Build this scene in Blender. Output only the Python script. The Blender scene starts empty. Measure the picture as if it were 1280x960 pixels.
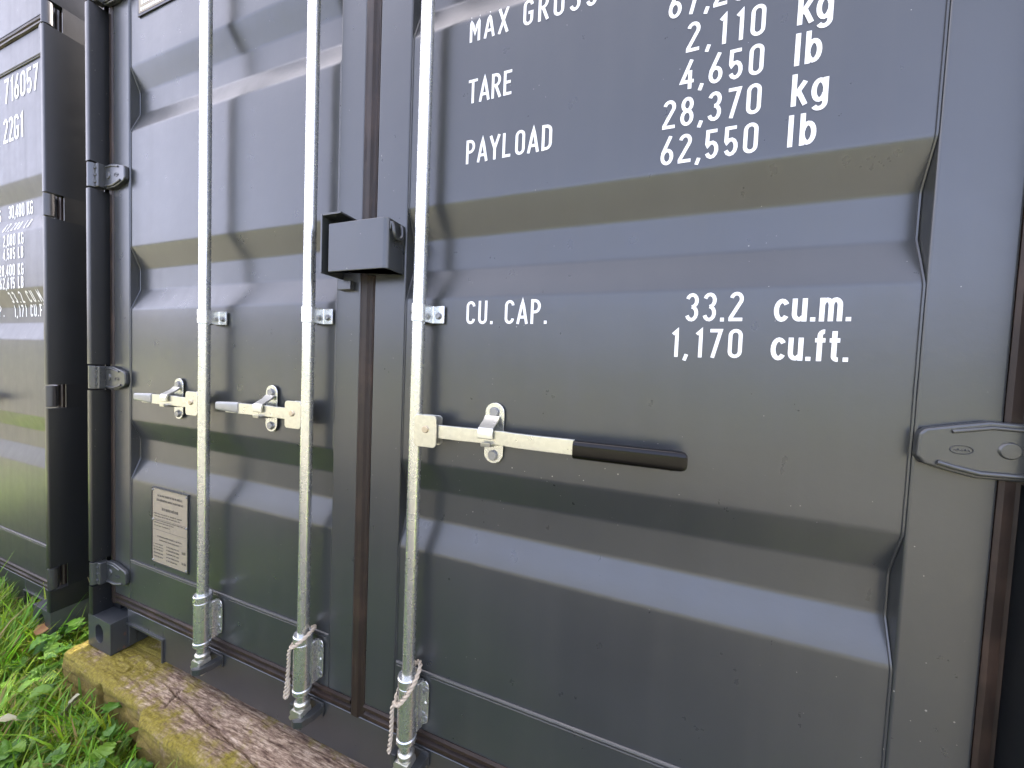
import bpy, bmesh, math, random
import numpy as np
from mathutils import Vector, Matrix, noise

random.seed(7)
rng = np.random.default_rng(11)
SC = bpy.context.scene
COL = SC.collection
PI = math.pi

# ------------------------------------------------------------------ camera
YAW, PITCH, ROLL = .3507, -.0403, .0406
F = Vector((-math.sin(YAW) * math.cos(PITCH), math.cos(YAW) * math.cos(PITCH), math.sin(PITCH)))
R0 = Vector((math.cos(YAW), math.sin(YAW), 0)); U0 = R0.cross(F)
RR = R0 * math.cos(ROLL) + U0 * math.sin(ROLL)
UU = -R0 * math.sin(ROLL) + U0 * math.cos(ROLL)
cam_d = bpy.data.cameras.new('camera'); cam = bpy.data.objects.new('camera', cam_d); COL.objects.link(cam)
cam_d.sensor_width = 36; cam_d.lens = 449.25 / 1280 * 36; cam_d.clip_start = .01; cam_d.clip_end = 2000
cam.matrix_world = Matrix(((RR.x, UU.x, -F.x, .6596), (RR.y, UU.y, -F.y, -.7306), (RR.z, UU.z, -F.z, 1.0786), (0, 0, 0, 1)))
SC.camera = cam

# ------------------------------------------------------------------ sky and sun
SUN_EL = math.radians(44)
SUN_AZ = math.radians(-14)          # from +Y towards +X: low behind the containers, about square behind
W = bpy.data.worlds.new('World'); SC.world = W; W.use_nodes = True
wn = W.node_tree.nodes; wl = W.node_tree.links
bg = wn['Background']; sky = wn.new('ShaderNodeTexSky'); sky.sky_type = 'NISHITA'; sky.sun_disc = False
sky.sun_elevation = SUN_EL; sky.sun_rotation = SUN_AZ
sky.air_density = .18; sky.dust_density = 8.0; sky.ozone_density = 0.0
wl.new(sky.outputs[0], bg.inputs[0]); bg.inputs[1].default_value = .15
sun_d = bpy.data.lights.new('sun', 'SUN'); sun = bpy.data.objects.new('sun', sun_d); COL.objects.link(sun)
sun_d.energy = 1.2; sun_d.angle = math.radians(14); sun_d.color = (1, .95, .87)
sdir = Vector((math.sin(SUN_AZ) * math.cos(SUN_EL), math.cos(SUN_AZ) * math.cos(SUN_EL), math.sin(SUN_EL)))
sun.rotation_euler = sdir.to_track_quat('Z', 'Y').to_euler(); sun.location = sdir * 20
SC.view_settings.view_transform = 'Standard'; SC.view_settings.look = 'None'
SC.view_settings.gamma = 1; SC.view_settings.use_curve_mapping = False
SC.view_settings.exposure = 4.62
SC.render.engine = 'CYCLES'

# ------------------------------------------------------------------ materials
class NT:
    def __init__(s, name):
        s.m = bpy.data.materials.new(name); s.m.use_nodes = True
        s.n = s.m.node_tree.nodes; s.l = s.m.node_tree.links; s.b = s.n['Principled BSDF']
    def node(s, t, **kw):
        n = s.n.new(t)
        for k, v in kw.items():
            if k.startswith('i_'):
                k = k[2:]; k = int(k) if k.isdigit() else k.replace('_', ' ')
                if hasattr(v, 'is_output') or isinstance(v, bpy.types.NodeSocket): s.l.new(v, n.inputs[k])
                else: n.inputs[k].default_value = v
            else: setattr(n, k, v)
        return n
    def set(s, k, v):
        if isinstance(v, bpy.types.NodeSocket): s.l.new(v, s.b.inputs[k])
        else: s.b.inputs[k].default_value = v
    def coords(s, scale=(1, 1, 1)):
        tc = s.node('ShaderNodeTexCoord'); mp = s.node('ShaderNodeMapping'); s.l.new(tc.outputs['Object'], mp.inputs[0])
        mp.inputs['Scale'].default_value = scale; return mp.outputs[0]
    def noise(s, vec, scale, detail=4, rough=.55):
        return s.node('ShaderNodeTexNoise', i_Vector=vec, i_Scale=scale, i_Detail=detail, i_Roughness=rough).outputs[0]
    def ramp(s, fac, stops):
        r = s.node('ShaderNodeValToRGB'); s.l.new(fac, r.inputs[0]); e = r.color_ramp.elements
        while len(e) < len(stops): e.new(.5)
        for el, (p, c) in zip(e, stops): el.position = p; el.color = (*c, 1) if len(c) == 3 else c
        return r.outputs[0]
    def mix(s, fac, a, b):
        n = s.node('ShaderNodeMix', data_type='RGBA')
        for k, v in ((0, fac), (6, a), (7, b)):
            if isinstance(v, bpy.types.NodeSocket): s.l.new(v, n.inputs[k])
            else: n.inputs[k].default_value = (*v, 1) if isinstance(v, tuple) and len(v) == 3 else v
        return n.outputs[2]
    def math(s, op, a, b=0.0, c=None):
        n = s.node('ShaderNodeMath', operation=op)
        for k, v in ((0, a), (1, b)) + (((2, c),) if c is not None else ()):
            if isinstance(v, bpy.types.NodeSocket): s.l.new(v, n.inputs[k])
            else: n.inputs[k].default_value = v
        return n.outputs[0]
    def bump(s, h, strength, dist=.001, normal=None):
        n = s.node('ShaderNodeBump', i_Height=h, i_Strength=strength, i_Distance=dist)
        if normal is not None: s.l.new(normal, n.inputs['Normal'])
        return n.outputs[0]

def make_paint(name, col, rough, speck=.5, rust=0.0, dust=.05, spec=.85):
    t = NT(name); v = t.coords()
    big = t.noise(v, 2.2, 5); fine = t.noise(v, 210, 3); mid = t.noise(v, 22, 5)
    streak = t.noise(t.coords((26, 26, 1.1)), 1.0, 4)
    c = t.mix(t.ramp(big, [(.35, (0, 0, 0)), (.7, (1, 1, 1))]), tuple(x * .9 for x in col), tuple(x * 1.14 for x in col))
    film = t.math('MULTIPLY', t.ramp(streak, [(.45, (0, 0, 0)), (.75, (1, 1, 1))]), dust)
    c = t.mix(film, c, (.09, .085, .075))
    # grit: tiny pale specks thrown against the paint, in patches
    def specks(sc, size, keep):
        vo = t.node('ShaderNodeTexVoronoi', i_Vector=v, i_Scale=sc)
        d = t.math('LESS_THAN', vo.outputs['Distance'], size)
        rnd = t.node('ShaderNodeSeparateColor'); t.l.new(vo.outputs['Color'], rnd.inputs[0])
        return t.math('MULTIPLY', d, t.math('GREATER_THAN', rnd.outputs[0], keep))
    sp = t.math('MAXIMUM', specks(30, .042, .62), specks(75, .060, .80))
    patch = t.ramp(t.noise(v, 3.1, 3), [(.50, (0, 0, 0)), (.53, (1, 1, 1))])
    sp = t.math('MULTIPLY', t.math('MULTIPLY', sp, patch), speck)
    c = t.mix(sp, c, (.48, .46, .40))
    if rust:
        rn = t.ramp(t.noise(v, 9, 8, .7), [(.62, (0, 0, 0)), (.68, (1, 1, 1))])
        c = t.mix(t.math('MULTIPLY', rn, rust), c, (.14, .05, .018))
    t.set('Base Color', c)
    r = t.math('MULTIPLY_ADD', mid, .10, rough - .05)
    r = t.math('ADD', r, t.math('MULTIPLY', film, .8))
    t.set('Roughness', r)
    t.set('Specular IOR Level', spec)
    b1 = t.bump(fine, .13, .0006); t.set('Normal', t.bump(t.noise(v, 11, 3), .09, .006, b1))
    return t.m

def make_galv(name, col=(.60, .61, .58), rough=.25, dirt=.25):
    t = NT(name); v = t.coords()
    vo = t.node('ShaderNodeTexVoronoi', i_Vector=v, i_Scale=140).outputs['Color']
    bw = t.node('ShaderNodeRGBToBW'); t.l.new(vo, bw.inputs[0])
    c = t.mix(bw.outputs[0], tuple(x * .93 for x in col), tuple(min(1, x * 1.06) for x in col))
    d = t.ramp(t.noise(v, 38, 6, .65), [(.52, (0, 0, 0)), (.78, (1, 1, 1))])
    c = t.mix(t.math('MULTIPLY', d, dirt), c, (.36, .35, .26)); t.set('Base Color', c)
    t.set('Metallic', .88)
    t.set('Roughness', t.math('ADD', t.math('MULTIPLY_ADD', t.noise(v, 60, 4), .10, rough - .04), t.math('MULTIPLY', d, .10)))
    t.set('Normal', t.bump(t.noise(t.coords((1, 1, .12)), 260, 2), .03, .0003))
    return t.m

def make_plain(name, col, rough, metallic=0.0, var=.15, nscale=40, bump=.08, dist=.001, spec=.5):
    t = NT(name); v = t.coords()
    n = t.noise(v, nscale, 5)
    t.set('Base Color', t.mix(n, tuple(x * (1 - var) for x in col), tuple(min(1, x * (1 + var)) for x in col)))
    t.set('Roughness', t.math('MULTIPLY_ADD', n, .16, rough - .08)); t.set('Metallic', metallic); t.set('Specular IOR Level', spec)
    if bump: t.set('Normal', t.bump(t.noise(v, nscale * 6, 3), bump, dist))
    return t.m

M = {}
M['paint'] = make_paint('anthracite_paint', (.0285, .0312, .0318), .29)
M['paint_old'] = make_paint('aged_anthracite_paint', (.015, .0155, .017), .40, .7, .0, .06)
M['paint_post_shaded'] = make_paint('shaded_post_paint', (.0060, .0070, .0080), .36, .4, 0, .02, .4)  # anthracite darkened and dulled; shade on the post walls is put into the colour
M['paint_cast'] = make_paint('casting_paint', (.0240, .0275, .0300), .42, .4, .9)
M['galv'] = make_galv('galvanised_steel')
M['zinc'] = make_galv('zinc_plate', (.58, .575, .51), .28, .15)
M['bolt'] = make_plain('dull_bolt', (.28, .28, .28), .4, .8)
M['rivet'] = make_plain('rivet_brass', (.50, .42, .30), .4, .7)
M['hole'] = make_plain('hole_black', (.001, .001, .001), .8, 0, .1, 40, 0)
M['grip'] = make_plain('black_vinyl', (.0022, .0018, .0018), .17, 0, .2, 30, .1, .002, .28)
M['white'] = make_plain('white_lettering', (.80, .80, .78), .5, 0, .03, 60, .03)
M['rope'] = make_plain('cotton_rope', (.40, .34, .255), .85, 0, .2, 150, .4, .001)
M['plate'] = make_plain('plate_aluminium', (.30, .255, .185), .5, .2, .10, 30, .05)
M['ink'] = make_plain('plate_ink', (.095, .082, .06), .7, 0, .2, 200, 0)
M['coat'] = make_plain('pale_grey_coat', (.30, .30, .285), .4, .5, .1, 60, .05)

t = NT('gasket_rubber'); v = t.coords((1, 1, .12)); n = t.noise(v, 90, 5); n2 = t.noise(t.coords(), 8, 5)
c = t.mix(n, (.0070, .0044, .0034), (.028, .0175, .012))
c = t.mix(t.math('MULTIPLY', t.ramp(n2, [(.5, (0, 0, 0)), (.75, (1, 1, 1))]), .55), c, (.075, .044, .028))
t.set('Base Color', c); t.set('Roughness', .5); t.set('Specular IOR Level', .35); t.set('Normal', t.bump(n, .25, .001)); M['rubber'] = t.m

# weathered sleeper: grey fibrous wood, olive moss, tan end grain
t = NT('mossy_timber'); v = t.coords()
fib = t.noise(t.coords((5.5, 52, 40)), 3.2, 8, .62); fib2 = t.noise(t.coords((22, 90, 70)), 3.0, 5, .6); bl = t.noise(v, 7.0, 6, .6)
wood = t.ramp(fib, [(.32, (.055, .034, .024)), (.46, (.20, .138, .094)), (.58, (.36, .275, .19)), (.72, (.55, .445, .325))])
wood = t.mix(t.math('MULTIPLY', t.ramp(fib2, [(.5, (0, 0, 0)), (.62, (1, 1, 1))]), .5), wood, (.055, .030, .020))
moss = t.ramp(t.noise(v, 150, 5, .7), [(.3, (.085, .066, .009)), (.55, (.20, .165, .018)), (.75, (.30, .26, .036))])
sx = t.node('ShaderNodeSeparateXYZ'); t.l.new(v, sx.inputs[0])
# moss keeps to the outer end and the outer edge of the sleeper
gx = t.node('ShaderNodeMapRange', i_0=sx.outputs[0], i_1=-1.0, i_2=-.55, i_3=.20, i_4=-.07).outputs[0]
gy = t.node('ShaderNodeMapRange', i_0=sx.outputs[1], i_1=-.075, i_2=-.135, i_3=-.05, i_4=.20).outputs[0]
mf = t.math('ADD', t.math('ADD', bl, gx), gy)
mf = t.math('ADD', mf, t.math('MULTIPLY_ADD', t.noise(v, 45, 5, .7), .5, -.25))
mask = t.ramp(mf, [(.42, (0, 0, 0)), (.60, (1, 1, 1))])
c = t.mix(t.math('MULTIPLY', mask, .9), wood, moss)
tan = t.ramp(t.noise(t.coords((60, 60, 8)), 1.2, 5), [(.3, (.095, .058, .019)), (.7, (.24, .155, .058))])
sz = t.node('ShaderNodeMapRange', i_0=sx.outputs[2], i_1=-.018, i_2=-.05, i_3=0.0, i_4=.85).outputs[0]
c = t.mix(t.math('MULTIPLY', sz, t.math('SUBTRACT', 1.0, t.math('MULTIPLY', mask, .45))), c, tan)
t.set('Base Color', c); t.set('Roughness', .88); t.set('Specular IOR Level', .25)
hb = t.bump(fib, .8, .004); t.set('Normal', t.bump(t.noise(v, 190, 5, .7), .7, .003, hb)); M['timber'] = t.m

def leafy(name, attr=None, cols=None):
    t = NT(name)
    if attr: c = t.node('ShaderNodeAttribute', attribute_name=attr).outputs['Color']
    else:
        oi = t.node('ShaderNodeObjectInfo').outputs['Random']
        c = t.ramp(oi, cols); c = t.mix(t.noise(t.coords(), 60, 4), c, t.mix(.35, c, (.02, .035, .008)))
    t.set('Base Color', c); t.set('Roughness', .48); t.set('Specular IOR Level', .4)
    tr = t.node('ShaderNodeBsdfTranslucent'); t.l.new(c, tr.inputs[0])
    mx = t.node('ShaderNodeMixShader'); mx.inputs[0].default_value = .38
    t.l.new(t.b.outputs[0], mx.inputs[1]); t.l.new(tr.outputs[0], mx.inputs[2])
    t.l.new(mx.outputs[0], t.n['Material Output'].inputs[0]); return t.m
M['grass'] = leafy('grass_blades', 'tint')
M['leaf'] = leafy('weed_leaf', None, [(0, (.055, .15, .018)), (.5, (.11, .26, .026)), (1, (.19, .35, .04))])
M['wilt'] = make_plain('wilted_leaf', (.26, .25, .15), .7, 0, .3, 60, .3)
M['dry'] = make_plain('dry_leaf', (.27, .13, .05), .7, 0, .3, 60, .3)
t = NT('grassy_soil'); v = t.coords()
t.set('Base Color', t.mix(t.ramp(t.noise(v, 3, 8, .7), [(.4, (0, 0, 0)), (.6, (1, 1, 1))]), (.058, .074, .032), (.082, .092, .044)))
t.set('Roughness', .9); t.set('Specular IOR Level', .1); t.set('Normal', t.bump(t.noise(v, 60, 6, .7), .8, .03)); M['soil'] = t.m
t = NT('dirt_gravel'); v = t.coords()
vo = t.node('ShaderNodeTexVoronoi', i_Vector=v, i_Scale=45)
bw = t.node('ShaderNodeRGBToBW'); t.l.new(vo.outputs['Color'], bw.inputs[0])
c = t.mix(bw.outputs[0], (.032, .031, .026), (.068, .066, .056))
t.set('Base Color', t.mix(t.math('MULTIPLY', t.ramp(t.noise(v, 1.3, 7, .65), [(.45, (0, 0, 0)), (.65, (1, 1, 1))]), .55), c, (.050, .056, .028)))
t.set('Roughness', .9); t.set('Specular IOR Level', .2); t.set('Normal', t.bump(vo.outputs['Distance'], .9, .012)); M['gravel'] = t.m

# ------------------------------------------------------------------ mesh helpers
def link(name, me, mat=None, parent=None):
    o = bpy.data.objects.new(name, me); COL.objects.link(o)
    if mat is not None and not me.materials: me.materials.append(M[mat] if isinstance(mat, str) else mat)
    if parent is not None: o.parent = parent
    return o
def empty(name, loc=(0, 0, 0)):
    o = bpy.data.objects.new(name, None); COL.objects.link(o); o.location = loc; o.empty_display_size = .1; return o
def tag(o, label, cat, group=None):
    o['label'] = label; o['category'] = cat
    if group: o['group'] = group
    return o

class B:
    """collects shapes; .make() links them as one mesh object"""
    def __init__(s): s.bm = bmesh.new()
    def poly_prism(s, pts, a0, a1, axis):
        """2-D polygon pts swept from a0 to a1 along axis ('x': pts are (y,z), 'y': (x,z), 'z': (x,y))"""
        def P(p, a): return {'x': (a, p[0], p[1]), 'y': (p[0], a, p[1]), 'z': (p[0], p[1], a)}[axis]
        A = [s.bm.verts.new(P(p, a0)) for p in pts]; C = [s.bm.verts.new(P(p, a1)) for p in pts]
        n = len(pts); fs = [s.bm.faces.new(A), s.bm.faces.new(C[::-1])]
        for i in range(n): fs.append(s.bm.faces.new((A[i], C[i], C[(i + 1) % n], A[(i + 1) % n])))
        bmesh.ops.recalc_face_normals(s.bm, faces=fs); return s
    def box(s, x0, x1, y0, y1, z0, z1):
        return s.poly_prism([(x0, y0), (x1, y0), (x1, y1), (x0, y1)], z0, z1, 'z')
    def cyl(s, p0, p1, r0, r1=None, seg=20):
        r1 = r0 if r1 is None else r1
        p0, p1 = Vector(p0), Vector(p1); d = (p1 - p0).normalized(); u = d.orthogonal().normalized(); w = d.cross(u)
        A, C = [], []
        for i in range(seg):
            a = 2 * PI * i / seg; e = u * math.cos(a) + w * math.sin(a)
            A.append(s.bm.verts.new(p0 + e * r0)); C.append(s.bm.verts.new(p1 + e * r1))
        fs = [s.bm.faces.new(A), s.bm.faces.new(C[::-1])]
        for i in range(seg): fs.append(s.bm.faces.new((A[i], C[i], C[(i + 1) % seg], A[(i + 1) % seg])))
        bmesh.ops.recalc_face_normals(s.bm, faces=fs); return s
    def lathe(s, prof, cx, cy, seg=32):
        """prof: (radius, z) from one end to the other, axis vertical at cx, cy"""
        rings = [[s.bm.verts.new((cx + r * math.cos(2 * PI * i / seg), cy + r * math.sin(2 * PI * i / seg), z)) for i in range(seg)] for r, z in prof]
        fs = []
        for a, b in zip(rings, rings[1:]):
            for i in range(seg): fs.append(s.bm.faces.new((a[i], a[(i + 1) % seg], b[(i + 1) % seg], b[i])))
        fs.append(s.bm.faces.new(rings[0])); fs.append(s.bm.faces.new(rings[-1]))
        bmesh.ops.recalc_face_normals(s.bm, faces=fs); return s
    def tube(s, pts, r, seg=8, closed=False):
        pts = [Vector(p) for p in pts]; n = len(pts); rings = []; u = None
        for i, p in enumerate(pts):
            d = (pts[(i + 1) % n] - pts[i - 1]) if closed else (pts[min(i + 1, n - 1)] - pts[max(i - 1, 0)])
            d.normalize(); u = d.orthogonal() if u is None else (u - d * u.dot(d)); u.normalize(); w = d.cross(u)
            rr = r[i] if isinstance(r, (list, tuple)) else r
            rings.append([s.bm.verts.new(p + (u * math.cos(2 * PI * k / seg) + w * math.sin(2 * PI * k / seg)) * rr) for k in range(seg)])
        fs = []
        for i in range(n if closed else n - 1):
            a, b = rings[i], rings[(i + 1) % n]
            for k in range(seg): fs.append(s.bm.faces.new((a[k], a[(k + 1) % seg], b[(k + 1) % seg], b[k])))
        if not closed: fs.append(s.bm.faces.new(rings[0])); fs.append(s.bm.faces.new(rings[-1]))
        bmesh.ops.recalc_face_normals(s.bm, faces=fs); return s
    def make(s, name, mat, parent=None, bevel=0, seg=2, ang=28, smooth=True):
        bm = s.bm
        if bevel:
            es = [e for e in bm.edges if len(e.link_faces) == 2 and e.calc_face_angle(0) > math.radians(35)]
            bmesh.ops.bevel(bm, geom=es, offset=bevel, segments=seg, profile=.6, affect='EDGES', clamp_overlap=True)
        me = bpy.data.meshes.new(name); bm.to_mesh(me); bm.free()
        o = link(name, me, mat, parent)
        if smooth:
            me.polygons.foreach_set('use_smooth', [True] * len(me.polygons)); me.set_sharp_from_angle(angle=math.radians(40 if bevel else ang))
            if bevel:
                w = o.modifiers.new('wn', 'WEIGHTED_NORMAL'); w.keep_sharp = True
        return o

def rrect(x0, x1, z0, z1, r, n=5):
    out = []
    for cx, cz, a in ((x1 - r, z1 - r, 0), (x0 + r, z1 - r, 90), (x0 + r, z0 + r, 180), (x1 - r, z0 + r, 270)):
        for k in range(n + 1):
            t_ = math.radians(a + 90 * k / n); out.append((cx + r * math.cos(t_), cz + r * math.sin(t_)))
    return out

# ------------------------------------------------------------------ painted lettering: stroke glyphs, unit cap height
def arc(cx, cy, rx, ry, a0, a1, n=10):
    return [(cx + rx * math.cos(math.radians(a0 + (a1 - a0) * i / n)), cy + ry * math.sin(math.radians(a0 + (a1 - a0) * i / n))) for i in range(n + 1)]
Lx, Rx, Bz, Tz, Cx = .065, .365, .065, .935, .215
rx = .15
G = {
 '0': [arc(Cx, .77, rx, .165, 0, 180) + arc(Cx, .23, rx, .165, 180, 360) + [(Rx, .77)]],
 '1': [[(.11, .80), (.235, .935), (.235, 0)]],
 '2': [arc(Cx, .75, rx, .185, 165, -25) + [(Lx, .12), (Lx, Bz), (Rx + .05, Bz)]],
 '3': [arc(Cx, .725, rx, .21, 160, -90), arc(Cx, .29, rx, .225, 90, -160)],
 '4': [[(.33, .98), (Lx - .02, .26), (.42, .26)], [(.30, 0), (.30, .62)]],
 '5': [[(Rx, Tz), (Lx + .02, Tz), (Lx + .01, .52)] + arc(Cx, .31, rx, .245, 140, -155)],
 '6': [[(.31, 1.0), (.075, .42)], arc(Cx, .29, rx, .225, 90, 450, 20)],
 '7': [[(Lx - .02, Tz), (Rx, Tz), (.15, 0)]],
 '8': [arc(Cx, .735, .135, .2, -90, 270, 18), arc(Cx, .29, rx, .225, 90, 450, 18)],
 '9': [[(.12, 0), (.355, .58)], arc(Cx, .71, rx, .225, 90, 450, 20)],
 ',': [[(.10, .10), (.03, -.12)]], '.': [[(.065, 0), (.065, .13)]], ' ': [],
 'A': [[(.02, 0), (Cx, .97), (.41, 0)], [(.09, .28), (.34, .28)]],
 'B': [[(Lx, 0), (Lx, 1)], [(Lx, Tz), (.20, Tz)] + arc(.20, .73, .15, .205, 90, -90) + [(Lx, .525)], [(.2, .525)] + arc(.20, .295, .165, .23, 90, -90) + [(Lx, Bz)]],
 'C': [arc(Cx, .77, rx, .165, 0, 180) + arc(Cx, .23, rx, .165, 180, 360)],
 'D': [[(Lx, 0), (Lx, 1)], [(Lx, Tz), (.18, Tz)] + arc(.18, .74, .185, .195, 90, 0) + arc(.18, .26, .185, .195, 0, -90) + [(Lx, Bz)]],
 'E': [[(Rx, Tz), (Lx, Tz), (Lx, Bz), (Rx, Bz)], [(Lx, .52), (.32, .52)]],
 'F': [[(Rx, Tz), (Lx, Tz), (Lx, 0)], [(Lx, .52), (.32, .52)]],
 'G': [arc(Cx, .77, rx, .165, 0, 180) + arc(Cx, .23, rx, .165, 180, 360) + [(Rx, .48), (.22, .48)]],
 'K': [[(Lx, 0), (Lx, 1)], [(.38, 1), (.10, .42)], [(.17, .56), (.40, 0)]],
 'L': [[(Lx, 1), (Lx, Bz), (Rx, Bz)]],
 'M': [[(Lx, 0), (Lx, .96), (.25, .35), (.435, .96), (.435, 0)]],
 'O': [arc(Cx, .77, rx, .165, 0, 180) + arc(Cx, .23, rx, .165, 180, 360) + [(Rx, .77)]],
 'P': [[(Lx, 0), (Lx, 1)], [(Lx, Tz), (.19, Tz)] + arc(.19, .71, .175, .225, 90, -90) + [(Lx, .485)]],
 'R': [[(Lx, 0), (Lx, 1)], [(Lx, Tz), (.19, Tz)] + arc(.19, .72, .17, .215, 90, -90) + [(Lx, .505)], [(.20, .5), (.40, 0)]],
 'S': [arc(Cx, .73, rx, .205, 20, 250, 12) + arc(Cx, .285, rx, .22, 70, -160, 14)],
 'T': [[(0, Tz), (.42, Tz)], [(.21, .9), (.21, 0)]],
 'U': [[(Lx, 1), (Lx, .23)] + arc(Cx, .23, rx, .165, 180, 360) + [(Rx, 1)]],
 'X': [[(.03, 0), (.40, 1)], [(.03, 1), (.40, 0)]],
 'Y': [[(.02, 1), (.215, .45), (.215, 0)], [(.41, 1), (.215, .45)]],
 'k': [[(.07, 0), (.07, 1)], [(.42, .74), (.12, .33)], [(.20, .46), (.44, 0)]],
 'g': [arc(.25, .38, .18, .30, 20, 340, 18), [(.43, .74), (.43, -.02)] + arc(.25, -.02, .18, .17, 0, -150, 10)],
 'l': [[(.09, 0), (.09, 1)]],
 'b': [[(.07, 0), (.07, 1)], arc(.25, .37, .18, .30, 165, -165, 18)],
 'c': [arc(.25, .37, .185, .305, 38, 322, 16)],
 'u': [[(.08, .74), (.08, .25)] + arc(.235, .25, .155, .18, 180, 330, 8), [(.40, .74), (.40, 0)]],
 'm': [[(.07, 0), (.07, .74)], [(.07, .5)] + arc(.205, .50, .135, .175, 170, 0, 8) + [(.34, 0)], [(.34, .5)] + arc(.475, .50, .135, .175, 170, 0, 8) + [(.61, 0)]],
 'f': [arc(.27, .80, .12, .135, 80, 180, 6) + [(.15, 0)], [(.0, .66), (.32, .66)]],
 't': [[(.15, .95), (.15, .16)] + arc(.27, .16, .12, .10, 180, 280, 6), [(.0, .66), (.32, .66)]],
}
WID = {c: .43 for c in '0123456789ABCDEFGKLOPRSTUXY'}
WID.update({'1': .30, 'M': .50, ',': .12, '.': .13, ' ': .25, 'k': .44, 'g': .48, 'l': .18, 'b': .46, 'c': .44, 'u': .47, 'm': .68, 'f': .33, 't': .33})

def strip(verts, faces, pts, w, closed, mapper, lift):
    q = [pts[0]]
    for p in pts[1:]:
        d = math.dist(q[-1], p); k = max(1, int(d / .012)) if d > 1e-9 else 0
        a = q[-1]
        for i in range(1, k + 1): q.append((a[0] + (p[0] - a[0]) * i / k, a[1] + (p[1] - a[1]) * i / k))
    n = len(q); base = len(verts)
    for i in range(n):
        if closed: a, b, c = q[i - 1] if i else q[n - 2], q[i], q[(i + 1) % n] if i < n - 1 else q[1]
        else: a, b, c = q[max(0, i - 1)], q[i], q[min(n - 1, i + 1)]
        d1 = Vector((b[0] - a[0], b[1] - a[1])); d2 = Vector((c[0] - b[0], c[1] - b[1]))
        if d1.length < 1e-9: d1 = d2.copy()
        if d2.length < 1e-9: d2 = d1.copy()
        d1.normalize(); d2.normalize(); m = d1 + d2
        if m.length < 1e-6: m = d1.copy()
        m.normalize(); k = 1 / max(.45, m.dot(d1)); nx, nz = -m.y * k * w / 2, m.x * k * w / 2
        for s_ in (1, -1): verts.append(mapper(b[0] + s_ * nx, b[1] + s_ * nz, lift))
    for i in range(n - 1):
        faces.append((base + 2 * i, base + 2 * i + 1, base + 2 * i + 3, base + 2 * i + 2))

def lettering(text, x0, x1, z, h, mapper, parent, sw=.115, wide=1.0, mat='white'):
    """text painted from x0 to x1, baseline z, cap height h"""
    ws = [WID[c] * h * wide for c in text]; gap = (x1 - x0 - sum(ws)) / max(1, len(text) - 1)
    V, Fc = [], []; x = x0
    for c, w in zip(text, ws):
        for k, st in enumerate(G[c]):
            pts = [(x + p[0] * h * wide, z + p[1] * h) for p in st]
            strip(V, Fc, pts, sw * h, math.dist(pts[0], pts[-1]) < 1e-6, mapper, .0006 + .00022 * k)
        x += w + gap
    me = bpy.data.meshes.new('lettering'); me.from_pydata(V, [], Fc); me.update()
    if sum((p.normal.y for p in me.polygons)) > 0: me.flip_normals()
    return link('lettering', me, mat, parent)

# ------------------------------------------------------------------ container
def recess_profile(zb, zt, centres, yf=.004, yb=.030, ho=.109, hi=.037, r=.006):
    """(y, z) polyline of a door panel, rounded at every bend"""
    raw = [(yf, zb)]
    for c in sorted(centres): raw += [(yf, c - ho), (yb, c - hi), (yb, c + hi), (yf, c + ho)]
    raw.append((yf, zt)); out = [raw[0]]
    for a, b, c in zip(raw, raw[1:], raw[2:]):
        b_ = Vector(b); u = (Vector(a) - b_).normalized(); w = (Vector(c) - b_).normalized()
        p0, p1 = b_ + u * r, b_ + w * r
        for k in range(5):
            s = k / 4; out.append(tuple(p0 * (1 - s) ** 2 + b_ * 2 * s * (1 - s) + p1 * s * s))
    out.append(raw[-1]); return out
def prof_y(prof, z):
    for a, b in zip(prof, prof[1:]):
        if a[1] <= z <= b[1]: return a[0] + (b[0] - a[0]) * (z - a[1]) / max(1e-9, b[1] - a[1])
    return .004

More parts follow.
